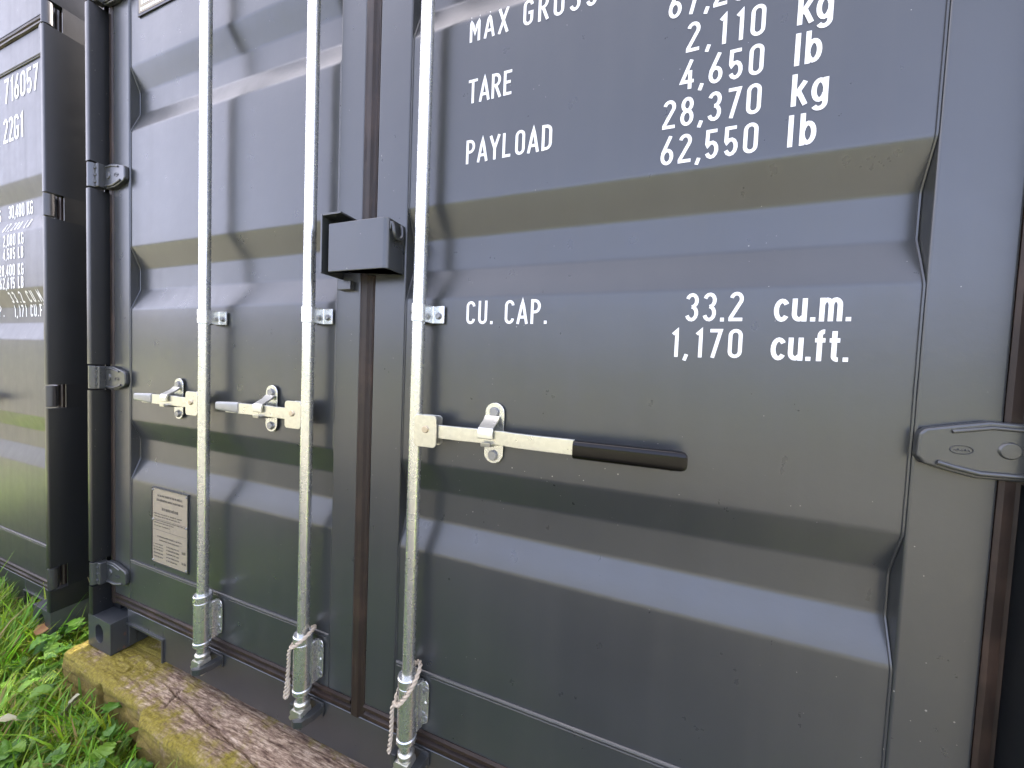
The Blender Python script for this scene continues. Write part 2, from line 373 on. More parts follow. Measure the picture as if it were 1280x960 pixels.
def buckle(x, z, x0, x1, key):
    e = min(1, min(x - x0, x1 - x) / .08); return .0010 * e * noise.noise((x * 5.5, z * 4.5, key))
LIP = .045
def casting(parent, sx, z0, z1, y0, y1, mat, sy=-1):
    """corner casting with oval hole in its end face; sx side, end face at y0, inward face y1"""
    xo, xi = sx * 1.219, sx * 1.072; b = B(); bm = b.bm
    x0, x1 = min(xo, xi), max(xo, xi); cx = sx * 1.146; cz = (z0 + z1) / 2 + .002; rw, rh = .0250, .0345
    fr = y0; angs = sorted({round(2 * PI * i / 28, 5) for i in range(28)} | {round(math.atan2(z - cz, x - cx) % (2 * PI), 5) for x in (x0, x1) for z in (z0, z1)})
    rect, oval, deep = [], [], []
    for a in angs:
        dx, dz = math.cos(a), math.sin(a)
        k = min(((x1 - cx) if dx > 0 else (x0 - cx)) / dx if abs(dx) > 1e-6 else 9, ((z1 - cz) if dz > 0 else (z0 - cz)) / dz if abs(dz) > 1e-6 else 9)
        rect.append(bm.verts.new((cx + k * dx, fr, cz + k * dz)))
        hh = rh - rw; oz = max(-hh, min(hh, dz * rh)); e = (rw * dx, oz + (dz * rw if abs(dz * rh) > hh else 0))
        ex = rw * dx if abs(dz * rh) > hh else math.copysign(rw, dx)
        if abs(dz * rh) > hh:
            t_ = (abs(dz * rh) - hh) / (rh - hh); ex = math.copysign(rw * math.sqrt(max(0, 1 - t_ * t_)), dx); ez = math.copysign(hh + rw * t_, dz)
        else: ez = dz * rh
        oval.append(bm.verts.new((cx + ex, fr, cz + ez))); deep.append(bm.verts.new((cx + ex, fr + .035 * -sy, cz + ez)))
    n = len(angs); fs = []
    for i in range(n):
        j = (i + 1) % n
        fs.append(bm.faces.new((rect[i], rect[j], oval[j], oval[i]))); fs.append(bm.faces.new((oval[i], oval[j], deep[j], deep[i])))
    fs.append(bm.faces.new(deep))
    back = [bm.verts.new((v.co.x, y1, v.co.z)) for v in rect]
    for i in range(n):
        j = (i + 1) % n; fs.append(bm.faces.new((rect[j], rect[i], back[i], back[j])))
    fs.append(bm.faces.new(back[::-1]))
    bmesh.ops.recalc_face_normals(bm, faces=fs)
    return b.make('corner_casting', 'paint_cast', parent, .0035, 2)

def hinge(parent, sx, zc, mat, emblem=False, flat=False):
    """cast hinge blade from the post lip on to the door stile"""
    X = lambda x: sx * x
    pts = [(1.172, .041), (1.128, .042), (1.085, .032), (1.060, .026), (1.053, .018), (1.052, -.017), (1.060, -.027), (1.090, -.036), (1.118, -.042), (1.172, -.041)]
    b = B(); b.poly_prism([(X(x), zc + z) for x, z in pts], -.014 if not flat else -.006, -.0005, 'y')
    if not flat: b.poly_prism([(X(x), zc + z) for x, z in [(1.170, .041), (1.170, -.041), (1.196, -.041), (1.196, .041)]], -.034, -.008, 'y')
    o = b.make('hinge', mat, parent, .004, 3)
    k = B(); k.cyl((X(1.203), -.031, zc - .0415), (X(1.203), -.031, zc + .0415), .0155, seg=22)
    k.make('knuckle', mat, parent, .002, 2)
    if flat: return o
    r = B()
    r.tube([(X(x), -.0145, zc + z) for x, z in ((1.168, .032), (1.13, .033), (1.088, .024))], .0032, 8)
    r.tube([(X(x), -.0145, zc + z) for x, z in ((1.168, -.033), (1.12, -.034), (1.092, -.028), (1.074, -.023))], .0042, 8)
    r.cyl((X(1.150), -.013, zc + .002), (X(1.150), -.0170, zc + .002), .013, .011, 20)
    for dz in (-.024, 0, .024): r.poly_prism([(X(1.176), zc + dz - .004), (X(1.194), zc + dz - .004), (X(1.194), zc + dz + .004), (X(1.176), zc + dz + .004)], -.0365, -.033, 'y')
    r.make('hinge_rib', mat, parent, .0008, 1)
    if emblem:
        e = B(); e.tube([(X(1.100) + .0125 * math.cos(a), -.0144, zc - .002 + .0062 * math.sin(a)) for a in [2 * PI * i / 28 for i in range(28)]], .0007, 6, True)
        for i in range(5):
            x = X(1.100) - .0076 + i * .0038
            e.tube([(x - .0012, -.0143, zc - .0035), (x, -.0143, zc - (.0005 if i % 2 else .0018)), (x + .0012, -.0143, zc - .0033)], .0005, 5)
        e.make('hinge_emblem', 'paint_dark', parent)
    return o
M['paint_dark'] = make_plain('emblem_paint', (.02, .023, .026), .4, 0, .1, 60, 0)  # emblem strokes a little darker than the door paint

def post(parent, sx, z0, z1, hinge_zs, mat, lipw):
    """J-section corner post, its lip cut away behind every hinge"""
    full = [(1.219, .115), (1.219, -LIP + .005), (1.2175, -LIP + .0015), (1.214, -LIP), (lipw + .004, -LIP), (lipw + .001, -LIP + .0012), (lipw, -LIP + .004), (lipw, .012), (1.146, .012), (1.146, .115)]
    part_ = [(1.219, .115), (1.219, .002), (1.2145, .002), (1.2145, .07), (lipw + .002, .07), (lipw + .002, .010), (lipw, .010), (lipw, .012), (1.146, .012), (1.146, .115)]
    zs = sorted(hinge_zs); b = B(); z = z0
    for h in zs:
        b.poly_prism([(sx * x, y) for x, y in full], z, h - .047, 'z'); b.poly_prism([(sx * x, y) for x, y in part_], h - .047, h + .047, 'z'); z = h + .047
    b.poly_prism([(sx * x, y) for x, y in full], z, z1, 'z')
    return b.make('corner_post', mat, parent, 0, 2, 30)

def gasket_v(parent, pts, z0, z1, wav=None, mat='rubber'):
    """vertical rubber strip; wav = index of profile points that wander a little"""
    n = 120; bm = bmesh.new(); rows = []
    for i in range(n + 1):
        z = z0 + (z1 - z0) * i / n; row = []
        for k, (x, y) in enumerate(pts):
            w = .0011 * noise.noise((z * 7, k * 3.1, 4)) if wav and k in wav else 0
            row.append(bm.verts.new((x + w, y + .0008 * noise.noise((z * 9, k, 1)), z)))
        rows.append(row)
    fs = []
    for a, b_ in zip(rows, rows[1:]):
        for k in range(len(pts) - 1): fs.append(bm.faces.new((a[k], a[k + 1], b_[k + 1], b_[k])))
    bmesh.ops.recalc_face_normals(bm, faces=fs)
    b = B(); b.bm.free(); b.bm = bm
    o = b.make('gasket', mat, parent, 0, 2, 30)
    if sum(p.normal.y for p in o.data.polygons) > 0: o.data.flip_normals()
    return o

def door(root, sx, cfg, mat):
    """one leaf: frame mesh with panel, weld beads, gaskets and hinges as its pieces"""
    X = lambda x: sx * x
    zb, zt, pb, pt = .187, 2.452, .336, 2.352
    xc = cfg.get('xc', {})
    xi = xc.get(sx, .0272 if sx < 0 else .0164)
    b = B()
    for a, c in ((1.151, 1.0545), (.108, xi)):
        x0, x1 = sorted((X(a), X(c))); b.box(x0, x1, 0, .050, zb, zt)
    frame = b.make('door', mat, root, .0042, 3)
    b = B(); x0, x1 = sorted((X(1.0543), X(.1082)))
    b.box(x0, x1, .0012, .045, zb, pb); b.make('door_rail', mat, frame, .002, 2)
    b = B(); b.box(x0, x1, .0012, .045, pt, zt); b.make('door_rail', mat, frame, .002, 2)
    prof = recess_profile(pb, pt, cfg['centres'])
    # fine grid so that the sheet can be very slightly uneven
    fine = []
    for a, c in zip(prof, prof[1:]):
        k = max(1, int(math.dist(a, c) / .03))
        for i in range(k): fine.append((a[0] + (c[0] - a[0]) * i / k, a[1] + (c[1] - a[1]) * i / k))
    fine.append(prof[-1]); nx = 40; V, Fc = [], []
    for (y, z) in fine:
        for i in range(nx + 1):
            x = x0 + (x1 - x0) * i / nx
            V.append((x, y + buckle(x, z, x0, x1, sx * 3 + cfg['seed']), z))
    for j in range(len(fine) - 1):
        for i in range(nx):
            a = j * (nx + 1) + i; Fc.append((a, a + 1, a + nx + 2, a + nx + 1))
    me = bpy.data.meshes.new('panel'); me.from_pydata(V, [], Fc); me.update()
    if sum(p.normal.y for p in me.polygons) > 0: me.flip_normals()
    me.polygons.foreach_set('use_smooth', [True] * len(me.polygons))
    link('panel', me, mat, frame)
    # weld beads: along both edges of the panel, and along its foot and head
    for xx, s_ in ((x0, 1), (x1, -1)):
        w = B(); w.tube([(xx + s_ * (.0016 + .0006 * noise.noise((z * 60, 0, 2))), y - .0004, z) for y, z in fine], .0022, 6); w.make('weld_bead', mat, frame)
    for zz in (pb, pt):
        w = B(); w.tube([(x0 + .004 + (x1 - x0 - .008) * i / 60, .0024, zz - .0032 + .0003 * noise.noise((i * .7, 1, 5))) for i in range(61)], .0038, 8)
        w.tube([(x0 + .006 + (x1 - x0 - .012) * i / 60, .0022, zz - .0110 + .0003 * noise.noise((i * .6, 2, 5))) for i in range(61)], .0024, 8)
        w.make('weld_bead', mat, frame)
    # gaskets
    o, i_ = 1.187, 1.1515
    gasket_v(frame, [(X(o), .0118), (X(o), .004), (X(1.178), .002), (X(1.172), .0045), (X(1.168), -.0015), (X(1.156), -.0025), (X(i_), .001), (X(i_), .010)], .146, 2.50)
    for zz, s_ in ((.147, 1), (2.494, -1)):
        Z = lambda z: zz + s_ * z
        p = [(.012, Z(-.001)), (.002, Z(0)), (-.002, Z(.005)), (-.002, Z(.014)), (.005, Z(.018)), (.004, Z(.024)), (-.004, Z(.028)), (-.005, Z(.037)), (.001, Z(.0395)), (.012, Z(.0395))]
        xg0, xg1 = sorted((X(1.150), X(.0165) if sx > 0 else X(.0272))); b = B(); V, Fc = [], []
        for i in range(61):
            x = xg0 + (xg1 - xg0) * i / 60
            for k, (y, z) in enumerate(p): V.append((x, y + .0007 * noise.noise((x * 9, k, 3)), z + .0008 * noise.noise((x * 8, k, 7))))
        n = len(p)
        for i in range(60):
            for k in range(n - 1): Fc.append((i * n + k, i * n + k + 1, (i + 1) * n + k + 1, (i + 1) * n + k))
        me = bpy.data.meshes.new('gasket'); me.from_pydata(V, [], Fc); me.update()
        if sum(q.normal.y for q in me.polygons) > 0: me.flip_normals()
        link('gasket', me, 'rubber', frame)
    for z in cfg['hinges']: hinge(frame, sx, z, mat, True, cfg.get('flat', False))
    return frame, prof

def hex_bolt(parent, x, y, z, r=.008, h=.006, name='bolt', mat='bolt'):
    b = B(); b.cyl((x, y, z), (x, y - .0015, z), r * 1.25, seg=16); b.cyl((x, y - .0015, z), (x, y - h, z), r, seg=6 if name == 'bolt' else 14)
    return b.make(name, mat, parent, .0006, 1)

RY = -.035; RRAD = .0145
def locking_bar(root, ax, hand, hx, zh=.935, cap=None):
    """vertical bar with cams, handle hub and handle; hand=+1 handle to the right, hx = handle end"""
    b = B(); b.lathe([(RRAD, .15), (RRAD, 2.49)], ax, RY, 40)
    bar = b.make('locking_bar', 'galv', root)
    # bottom cam: collar, claw, tail
    c = B(); c.lathe([(.0150, .146), (.0195, .150), (.0200, .160), (.0182, .165), (.0150, .166)], ax, RY, 28)
    c.poly_prism([(ax - .016, .148), (ax + .018, .148), (ax + .021, .136), (ax + .010, .126), (ax - .006, .124), (ax - .020, .116), (ax - .026, .124), (ax - .019, .132), (ax - .022, .140)], RY - .020, RY + .014, 'y')
    c.make('cam', 'zinc', bar, .003, 2)
    c = B(); c.poly_prism([(ax - .012, .126), (ax + .014, .128), (ax + .012, .108), (ax + .006, .092), (ax - .001, .090), (ax - .003, .108)], RY - .006, RY + .010, 'y'); c.make('cam_tail', 'zinc', bar, .003, 2)
    c = B(); c.lathe([(.0155, 2.475), (.020, 2.479), (.020, 2.489), (.0155, 2.493)], ax, RY, 28)
    c.poly_prism([(ax - .02, 2.49), (ax + .02, 2.49), (ax + .016, 2.53), (ax - .02, 2.53)], RY - .02, RY + .014, 'y'); c.make('cam', 'zinc', bar, .003, 2)
    # hub: clevis plates welded to the bar
    yb, yf = RY + .006, RY - .0145
    xa, xb = sorted((ax + hand * .006, ax + hand * .063))
    h = B(); h.poly_prism(rrect(xa, xb, zh - .036, zh + .036, .009), yf, yf + .005, 'y'); h.poly_prism(rrect(xa, xb, zh - .034, zh + .034, .009), yb + .003, yb + .008, 'y')
    xs0, xs1 = sorted((ax + hand * .004, ax + hand * .022)); h.box(xs0, xs1, yf + .0045, yb + .0035, zh - .030, zh + .030)
    h.make('handle_hub', 'zinc', bar, .0015, 2)
    r = B(); r.cyl((ax + hand * .036, yf + .001, zh + .004), (ax + hand * .036, yf - .004, zh + .004), .0085, .0075, 18); r.make('rivet', 'rivet', bar, .001, 1)
    # handle: flat bar, cranked in towards the door at the retainer
    L = abs(hx - ax); ge = L if cap == 'coat' else L - .197
    path = [(.030, RY - .002), (.120, RY - .002), (.165, RY + .002), (.215, RY + .001), (.245, RY - .006), (.30, RY - .009), (max(.36, ge), RY - .008)]
    if cap == 'coat': path = [(.030, RY - .002), (.120, RY - .002), (.165, RY + .002), (.195, RY + .001), (.225, RY - .003), (L - .045, RY - .003)]
    th = .0045; up = [(ax + hand * s_, y - th) for s_, y in path]; dn = [(ax + hand * s_, y + th) for s_, y in path[::-1]]
    b = B(); b.poly_prism(up + dn, zh - .0150, zh + .0150, 'z'); b.make('handle', 'zinc', bar, .0015, 2)
    if cap == 'coat':
        s0, s1 = L - .100, L; b = B(); n = 10
        rings = []
        for i, (s_, hz, hy) in enumerate(((s0, .0162, .0070), (s0 + .003, .0165, .0078), (s1 - .012, .0125, .0072), (s1 - .004, .0115, .0066), (s1, .0085, .004))):
            rings.append([b.bm.verts.new((ax + hand * s_, RY - .003 + hy * y, zh + .001 + hz * z)) for y, z in [(math.copysign(abs(math.cos(a)) ** .6, math.cos(a)), math.copysign(abs(math.sin(a)) ** .6, math.sin(a))) for a in [2 * PI * q / 24 for q in range(24)]]])
        fs = [b.bm.faces.new((p[q], p[(q + 1) % 24], w[(q + 1) % 24], w[q])) for p, w in zip(rings, rings[1:]) for q in range(24)]
        fs += [b.bm.faces.new(rings[0]), b.bm.faces.new(rings[-1])]; bmesh.ops.recalc_face_normals(b.bm, faces=fs); b.make('handle_tip', 'coat', bar)
    elif cap == 'grip':
        s0, s1 = L - .199, L; b = B(); rings = []
        for s_, k in ((s0, .93), (s0 + .002, 1), (s1 - .030, 1), (s1 - .026, 1.03), (s1 - .022, 1), (s1 - .010, .97), (s1 - .004, .86), (s1 - .001, .66), (s1, .40)):
            rings.append([b.bm.verts.new((ax + hand * s_, RY - .008 + .0115 * k * y, zh - .0035 + .0178 * k * z)) for y, z in [(math.copysign(abs(math.cos(a)) ** .55, math.cos(a)), math.copysign(abs(math.sin(a)) ** .55, math.sin(a))) for a in [2 * PI * q / 32 for q in range(32)]]])
        fs = [b.bm.faces.new((p[q], p[(q + 1) % 32], w[(q + 1) % 32], w[q])) for p, w in zip(rings, rings[1:]) for q in range(32)]
        fs += [b.bm.faces.new(rings[0]), b.bm.faces.new(rings[-1])]; bmesh.ops.recalc_face_normals(b.bm, faces=fs); b.make('handle_grip', 'grip', bar)
    return bar

def bar_guide(root, ax, zc):
    """strap clip that holds the bar at mid height"""
    r = RRAD + .0028; pts = []
    outer = [(ax - r - .004, 0), (ax - r, -.003), (ax - r, RY)] + [(ax + r * math.cos(a), RY + r * math.sin(a)) for a in [PI + PI * i / 12 for i in range(1, 12)]] + [(ax + r, RY), (ax + r, -.0075), (ax + r + .002, -.0055), (ax + .047, -.0050)]
    q = RRAD + .0003
    inner = [(ax + .047, -.0008), (ax + q, -.0008), (ax + q, RY)] + [(ax + q * math.cos(a), RY + q * math.sin(a)) for a in [2 * PI - PI * i / 12 for i in range(1, 12)]] + [(ax - q, RY), (ax - q, 0)]
    b = B(); b.poly_prism(outer + inner, zc - .0200, zc + .0200, 'z'); g = b.make('bar_guide', 'galv', root, .0006, 1)
    hex_bolt(g, ax + .033, -.005, zc - .003, .0068, .006)
    a = math.radians(222); d = Vector((math.cos(a), math.sin(a), 0)); p = Vector((ax, RY, zc - .001)) + d * (r - .001)
    b = B(); b.cyl(p, p + d * .0016, .0042, seg=12); b.make('pin_hole', 'hole', g)
    return g

def foot_guide(root, ax):
    """sleeve bracket at the foot of a bar"""
    b = B(); b.lathe([(.0150, .2045), (.0222, .205), (.0228, .212), (.0228, .326), (.0218, .329), (.0150, .3295)], ax, RY, 36)
    # flange: plate on the door rail, joined to the sleeve by a sloping web
    z0, z1 = .208, .318; xf = ax + .0385
    b.poly_prism([(ax + .010, -.022), (ax + .0205, -.022), (ax + .024, -.007), (ax + .024, -.0012), (ax + .012, -.0012)], z0 - .004, z1 + .002, 'z')
    b.poly_prism([(ax + .0235, z0), (xf - .008, z0 + .004), (xf - .002, z0 + .007), (xf, z0 + .014), (xf, z1 - .014), (xf - .003, z1 - .005), (xf - .010, z1), (ax + .0235, z1 - .004)], -.0052, -.0012, 'y')
    g = b.make('foot_guide', 'galv', root, .0009, 1)
    for z0, z1, r in ((.3295, .351, .0240), (.190, .2045, .0238)):
        c = B(); c.lathe([(.0152, z0), (r - .0012, z0), (r, z0 + .002), (r, z1 - .0025), (r - .002, z1), (.0152, z1)], ax, RY, 36); c.make('bush', 'galv', g)
    for dx, z in ((.0325, .300), (.0325, .226), (.0255, .292), (.0255, .236)):
        c = B(); c.cyl((ax + dx, -.005, z), (ax + dx, -.0072, z), .0066, .0052, 14); c.make('rivet', 'bolt', g, .0008, 1)
    c = B(); c.cyl((ax + .0305, -.005, .266), (ax + .0305, -.0078, .266), .0042, .0012, 3); c.make('pip', 'zinc', g)
    a = math.radians(225)
    for z in (.312, .232):
        d = Vector((math.cos(a), math.sin(a), 0)); p = Vector((ax, RY, z)) + d * .0215
        c = B(); c.cyl(p, p + d * .0022, .0046, seg=12); c.make('pin_hole', 'hole', g)
    return g

def cam_keeper(root, ax, mat):
    """forked keeper welded to the sill"""
    b = B()
    b.poly_prism([(ax + .022, -.0004), (ax + .044, -.0004), (ax + .041, -.030), (ax + .030, -.060), (ax + .012, -.069), (ax - .002, -.066), (ax + .006, -.058), (ax + .017, -.050)], .117, .136, 'z')
    b.poly_prism([(ax - .046, -.0004), (ax - .024, -.0004), (ax - .027, -.040), (ax - .042, -.040)], .112, .142, 'z')
    b.box(ax - .045, ax + .045, -.007, -.0006, .105, .144)
    return b.make('cam_keeper', mat, root, .003, 2)

def retainer(root, xc, zc, hand):
    """riveted back plate with hasp over the handle and catch beneath it"""
    b = B(); b.poly_prism(rrect(xc - .0225, xc + .0225, zc - .066, zc + .068, .0215, 8), -.0042, -.0006, 'y')
    p = b.make('handle_retainer', 'galv', root, .0009, 1)
    for dz in (.047, -.048): hex_bolt(p, xc, -.004, zc + dz, .0100, .0062, 'rivet')
    # hasp: folded strip coming off the plate above the handle and turning down in front of it
    side = [(-.0040, zc + .038), (-.010, zc + .040), (-.020, zc + .030), (-.036, zc + .0215), (-.043, zc + .0175), (-.0465, zc + .009), (-.0465, zc - .004)]
    back = [(y + .0046, z - .0022) for y, z in side[::-1]]
    b = B(); b.poly_prism(side + back, xc - .018 - hand * .002, xc + .016 - hand * .002, 'x'); b.make('hasp', 'zinc', p, .001, 2)
    b = B(); b.poly_prism([(-.004, zc - .026), (-.004, zc - .0165), (-.043, zc - .0165), (-.046, zc - .012), (-.0495, zc - .013), (-.048, zc - .0215)], xc - .011, xc + .011, 'x'); b.make('catch', 'zinc', p, .001, 2)
    return p

def build_container(name, loc, cfg, label, mat, postmat):
    root = empty(name, loc); tag(root, label, 'container')
    HZ = cfg['hinges']; T = cfg.get('top', 2.591)
    for sx in (-1, 1):
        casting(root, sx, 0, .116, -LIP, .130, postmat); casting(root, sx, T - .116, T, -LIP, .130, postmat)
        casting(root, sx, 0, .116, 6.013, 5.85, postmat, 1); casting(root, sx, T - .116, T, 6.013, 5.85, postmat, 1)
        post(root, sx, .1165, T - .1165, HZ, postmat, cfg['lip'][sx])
        # corrugated side
        pts = []; y = .116; k = 0
        while y < 5.84:
            a = sx * 1.212; c = sx * 1.176
            pts += [(a, y), (a, min(5.84, y + .072)), (c, min(5.84, y + .14)), (c, min(5.84, y + .21))]; y += .278
        b = B(); b.poly_prism(pts + [(sx * 1.16, 5.845), (sx * 1.16, .116)], .155, T - .06, 'z'); b.make('side_wall', mat, root, 0)
        x0, x1 = sorted((sx * 1.214, sx * 1.12)); b = B(); b.box(x0, x1, .131, 5.849, .03, .1545); b.make('bottom_rail', mat, root, .003)
    # sill with fork pockets at both ends
    b = B(); b.box(-.856, .856, 0, .10, .020, .1455); b.box(-1.0715, -.856, 0, .10, .0955, .1455); b.box(.856, 1.0715, 0, .10, .0955, .1455); b.box(-1.0715, -1.060, 0, .02, .012, .0955); b.box(1.060, 1.0715, 0, .02, .012, .0955)
    b.box(-1.0715, 1.0715, .0985, .105, .025, .143)
    sill = b.make('sill', mat, root, .0012, 1)
    for sx in (-1, 1):
        b = B(); X = lambda x: sx * x
        for a, c, z0, z1 in ((1.070, .848, .090, .0985), (.858, .8485, .014, .090)):
            x0, x1 = sorted((X(a), X(c))); b.box(x0, x1, -.0055, .014, z0, z1)
        b.make('pocket_rim', mat, sill, .0025, 2)
    b = B(); b.box(-1.0715, 1.0715, 0, .10, 2.497, T - .005); b.make('header', mat, root, .004)
    b = B(); b.box(-1.17, 1.17, .101, 5.86, T - .036, T - .016); b.make('roof', mat, root, .003)
    b = B(); b.box(-1.16, 1.16, 5.90, 5.95, .03, T - .02); b.make('end_wall', mat, root, .003)
    b = B(); b.box(-1.118, 1.118, .106, 5.849, .06, .15); b.make('floor', mat, root)
    leaves = {sx: door(root, sx, cfg, mat) for sx in (-1, 1)}
    return root, leaves, sill

HZ = [.269, .990, 1.702, 2.330]
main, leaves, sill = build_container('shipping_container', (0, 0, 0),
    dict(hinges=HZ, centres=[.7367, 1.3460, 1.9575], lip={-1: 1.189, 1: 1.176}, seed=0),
    'dark grey shipping container with closed doors and a black-gripped handle, resting on mossy timber', 'paint', 'paint_post_shaded')
fl, prof = leaves[-1]; fr, _ = leaves[1]
# centre gasket, carried by the right leaf
gasket_v(fr, [(-.0272, .020), (-.0270, -.0008), (-.0215, -.0040), (-.0150, -.0030), (-.0095, -.0046), (-.0030, -.0042), (.0020, .0016), (.0085, .0035), (.0150, .0012), (.0163, .0030), (.0164, .020)], .1462, 2.495, {8, 9, 10})

AX = [-.581, -.162, .174]
locking_bar(main, AX[0], -1, -.932, .937, 'coat'); locking_bar(main, AX[1], -1, -.517, .937, 'coat'); locking_bar(main, AX[2], 1, .738, .934, 'grip')
for ax in AX:
    bar_guide(main, ax, 1.198); bar_guide(main, ax, 2.37); foot_guide(main, ax); cam_keeper(main, ax, 'paint')
retainer(main, -.766, .938, -1); retainer(main, -.337, .938, -1); retainer(main, .356, .936, 1)

# lock box: hood on the left leaf, shell on the right leaf
b = B()
b.box(-.090, -.085, -.068, -.0006, 1.293, 1.434)
b.poly_prism([(-.0848, 1.429), (-.028, 1.429), (-.028, 1.434), (-.0848, 1.434)], -.068, -.0006, 'y')
hood = b.make('lock_box', 'paint', main, .0016, 2); hood['label'] = 'grey steel lock box over the centre seam'
b = B()
out_ = [(-.071, -.062), (.0895, -.062)] + [(.0895 + .012 * math.sin(PI / 2 * i / 6), -.050 - .012 * math.cos(PI / 2 * i / 6)) for i in range(1, 7)] + [(.1015, -.0006)]
in_ = [(.0975, -.0006), (.0975, -.050)] + [(.0895 + .008 * math.cos(PI / 2 * i / 6), -.050 - .008 * math.sin(PI / 2 * i / 6)) for i in range(1, 7)] + [(-.071, -.058)]
b.poly_prism(out_ + in_, 1.296, 1.411, 'z')
b.box(-.069, .0972, -.0578, -.006, 1.4062, 1.4102); b.box(.004, .0972, -.0578, -.0006, 1.2985, 1.3025)
b.make('shell', 'paint', hood, .0036, 3)
b = B(); b.tube([(.1045, -.050, 1.402), (.109, -.0495, 1.392)] + [(.110, -.034 - .0155 * math.cos(a), 1.384 - .0155 * math.sin(a)) for a in [PI * i / 12 for i in range(13)]] + [(.109, -.018, 1.396), (.1045, -.017, 1.404)], .0042, 8)
b.make('seal_hook', 'paint', hood)
b = B(); b.box(.1016, .1046, -.054, -.044, 1.386, 1.404); b.make('hook_lug', 'paint', hood, .0008, 1)
b = B(); b.box(-.088, -.046, -.016, -.0006, 1.264, 1.286); b.make('stop_block', 'paint', main, .0015, 2)

# data plate on the left leaf
px0, px1, pz0, pz1 = -.920, -.725, .360, .620
b = B(); b.poly_prism(rrect(px0, px1, pz0, pz1, .004, 3), .0012, .0036, 'y'); dp = b.make('data_plate', 'plate', main, .0005, 1)
dp['label'] = 'beige metal data plate with fine print'
for x in (px0 + .004, px1 - .006):
    for z in (pz0 + .006, (pz0 + pz1) / 2 + .02, pz1 - .006):
        c = B(); c.cyl((x, .0014, z), (x, -.0016, z), .0042, .003, 10); c.make('rivet', 'bolt', dp)
b = B()
for z, w in ((pz1 + .0004, 0), (pz0 - .0034, 0)): b.box(px0 - .003, px1 + .003, -.0008, .0035, z, z + .003)
for x in (px0 - .0036, px1 + .0006): b.box(x, x + .003, -.0010, .0035, pz0 - .003, pz1 + .003)
b.make('plate_frame', 'paint', dp)
V, Fc = [], []
def bar2(x0, x1, z0, z1, y=.0006):
    k = len(V); V.extend([(x0, y, z0), (x1, y, z0), (x1, y, z1), (x0, y, z1)]); Fc.append((k, k + 1, k + 2, k + 3))
def dashes(x0, x1, z, h):
    x = x0
    while x < x1:
        w = random.choice((.0025, .003, .004)); bar2(x, min(x1, x + w * .72), z + random.uniform(-.0004, .0004), z + h * random.uniform(.7, 1)); x += w * random.choice((1, 1, 1, 1.6))
for z, x0, x1, h in ((.594, .03, .165, .008), (.578, .025, .17, .008), (.548, .055, .145, .011), (.531, .008, .165, .0045), (.522, .012, .155, .0045), (.508, .008, .185, .0038), (.500, .008, .12, .0038), (.489, .01, .10, .004), (.452, .03, .165, .005), (.440, .04, .15, .005),
                     (.424, .008, .06, .004), (.414, .008, .062, .004), (.404, .008, .062, .005), (.392, .008, .062, .005), (.380, .008, .062, .005), (.424, .08, .15, .004), (.412, .08, .15, .006), (.400, .08, .15, .005), (.388, .08, .15, .005), (.376, .08, .14, .005), (.418, .165, .185, .010), (.382, .165, .188, .010)):
    dashes(px0 + x0, px0 + x1, z, h)
for z in (.514, .476): bar2(px0 + .006, px1 - .008, z, z + .0009)
bar2(px0 + .10, px0 + .1008, .478, .512)
me = bpy.data.meshes.new('fine_print'); me.from_pydata(V, [], Fc); me.update()
if me.polygons[0].normal.y > 0: me.flip_normals()
link('fine_print', me, 'ink', dp)

# placard high on the left leaf
M['navy'] = make_plain('placard_border', (.012, .014, .026), .4, 0, .1, 60, 0)
b = B(); b.box(-1.003, -.76, .000, .0034, 2.213, 2.318); pk = b.make('placard', 'navy', main, .0006, 1); pk['label'] = 'small dark placard with white print'
b = B(); b.box(-.995, -.768, -.0006, .0002, 2.221, 2.310); b.make('sticker', 'plate', pk)
V, Fc = [], []
for z, x0, x1, h in ((2.226, .01, .12, .010), (2.246, .014, .20, .020), (2.282, .014, .20, .02)):
    x = x0
    while x < x1: w = random.uniform(.006, .012); bar2(-.995 + x, -.995 + x + w, z, z + h, -.0010); x += w + .004
me = bpy.data.meshes.new('placard_print'); me.from_pydata(V, [], Fc); me.update()
if me.polygons[0].normal.y > 0: me.flip_normals()
link('placard_print', me, 'white', pk)

# lettering on the right leaf
mp = lambda x, z, l: (x, prof_y(prof, z) + buckle(x, z, .1082, 1.0543, 3) - l, z)
H = .052
for txt, x0, x1, z in (('MAX GROSS', .258, .536, 1.798), ('TARE', .260, .366, 1.6655), ('PAYLOAD', .259, .457, 1.5345), ('CU. CAP.', .274, .463, 1.1770),
                       ('30,480', .667, .822, 1.796), ('67,200', .667, .822, 1.7305), ('2,110', .700, .822, 1.664), ('4,650', .694, .823, 1.5990), ('28,370', .667, .823, 1.5335), ('62,550', .667, .822, 1.4680), ('33.2', .724, .817, 1.1795), ('1,170', .701, .819, 1.1145)):
    lettering(txt, x0, x1, z, H, mp, fr, .116)
for txt, x0, x1, z in (('kg', .866, .913, 1.797), ('lb', .866, .901, 1.7315), ('kg', .867, .913, 1.6650), ('lb', .866, .901, 1.6000), ('kg', .866, .914, 1.5345), ('lb', .864, .901, 1.4685), ('cu.m.', .863, .967, 1.1785), ('cu.ft.', .862, .967, 1.1130)):
    lettering(txt, x0, x1, z, H, mp, fr, .135, .83)

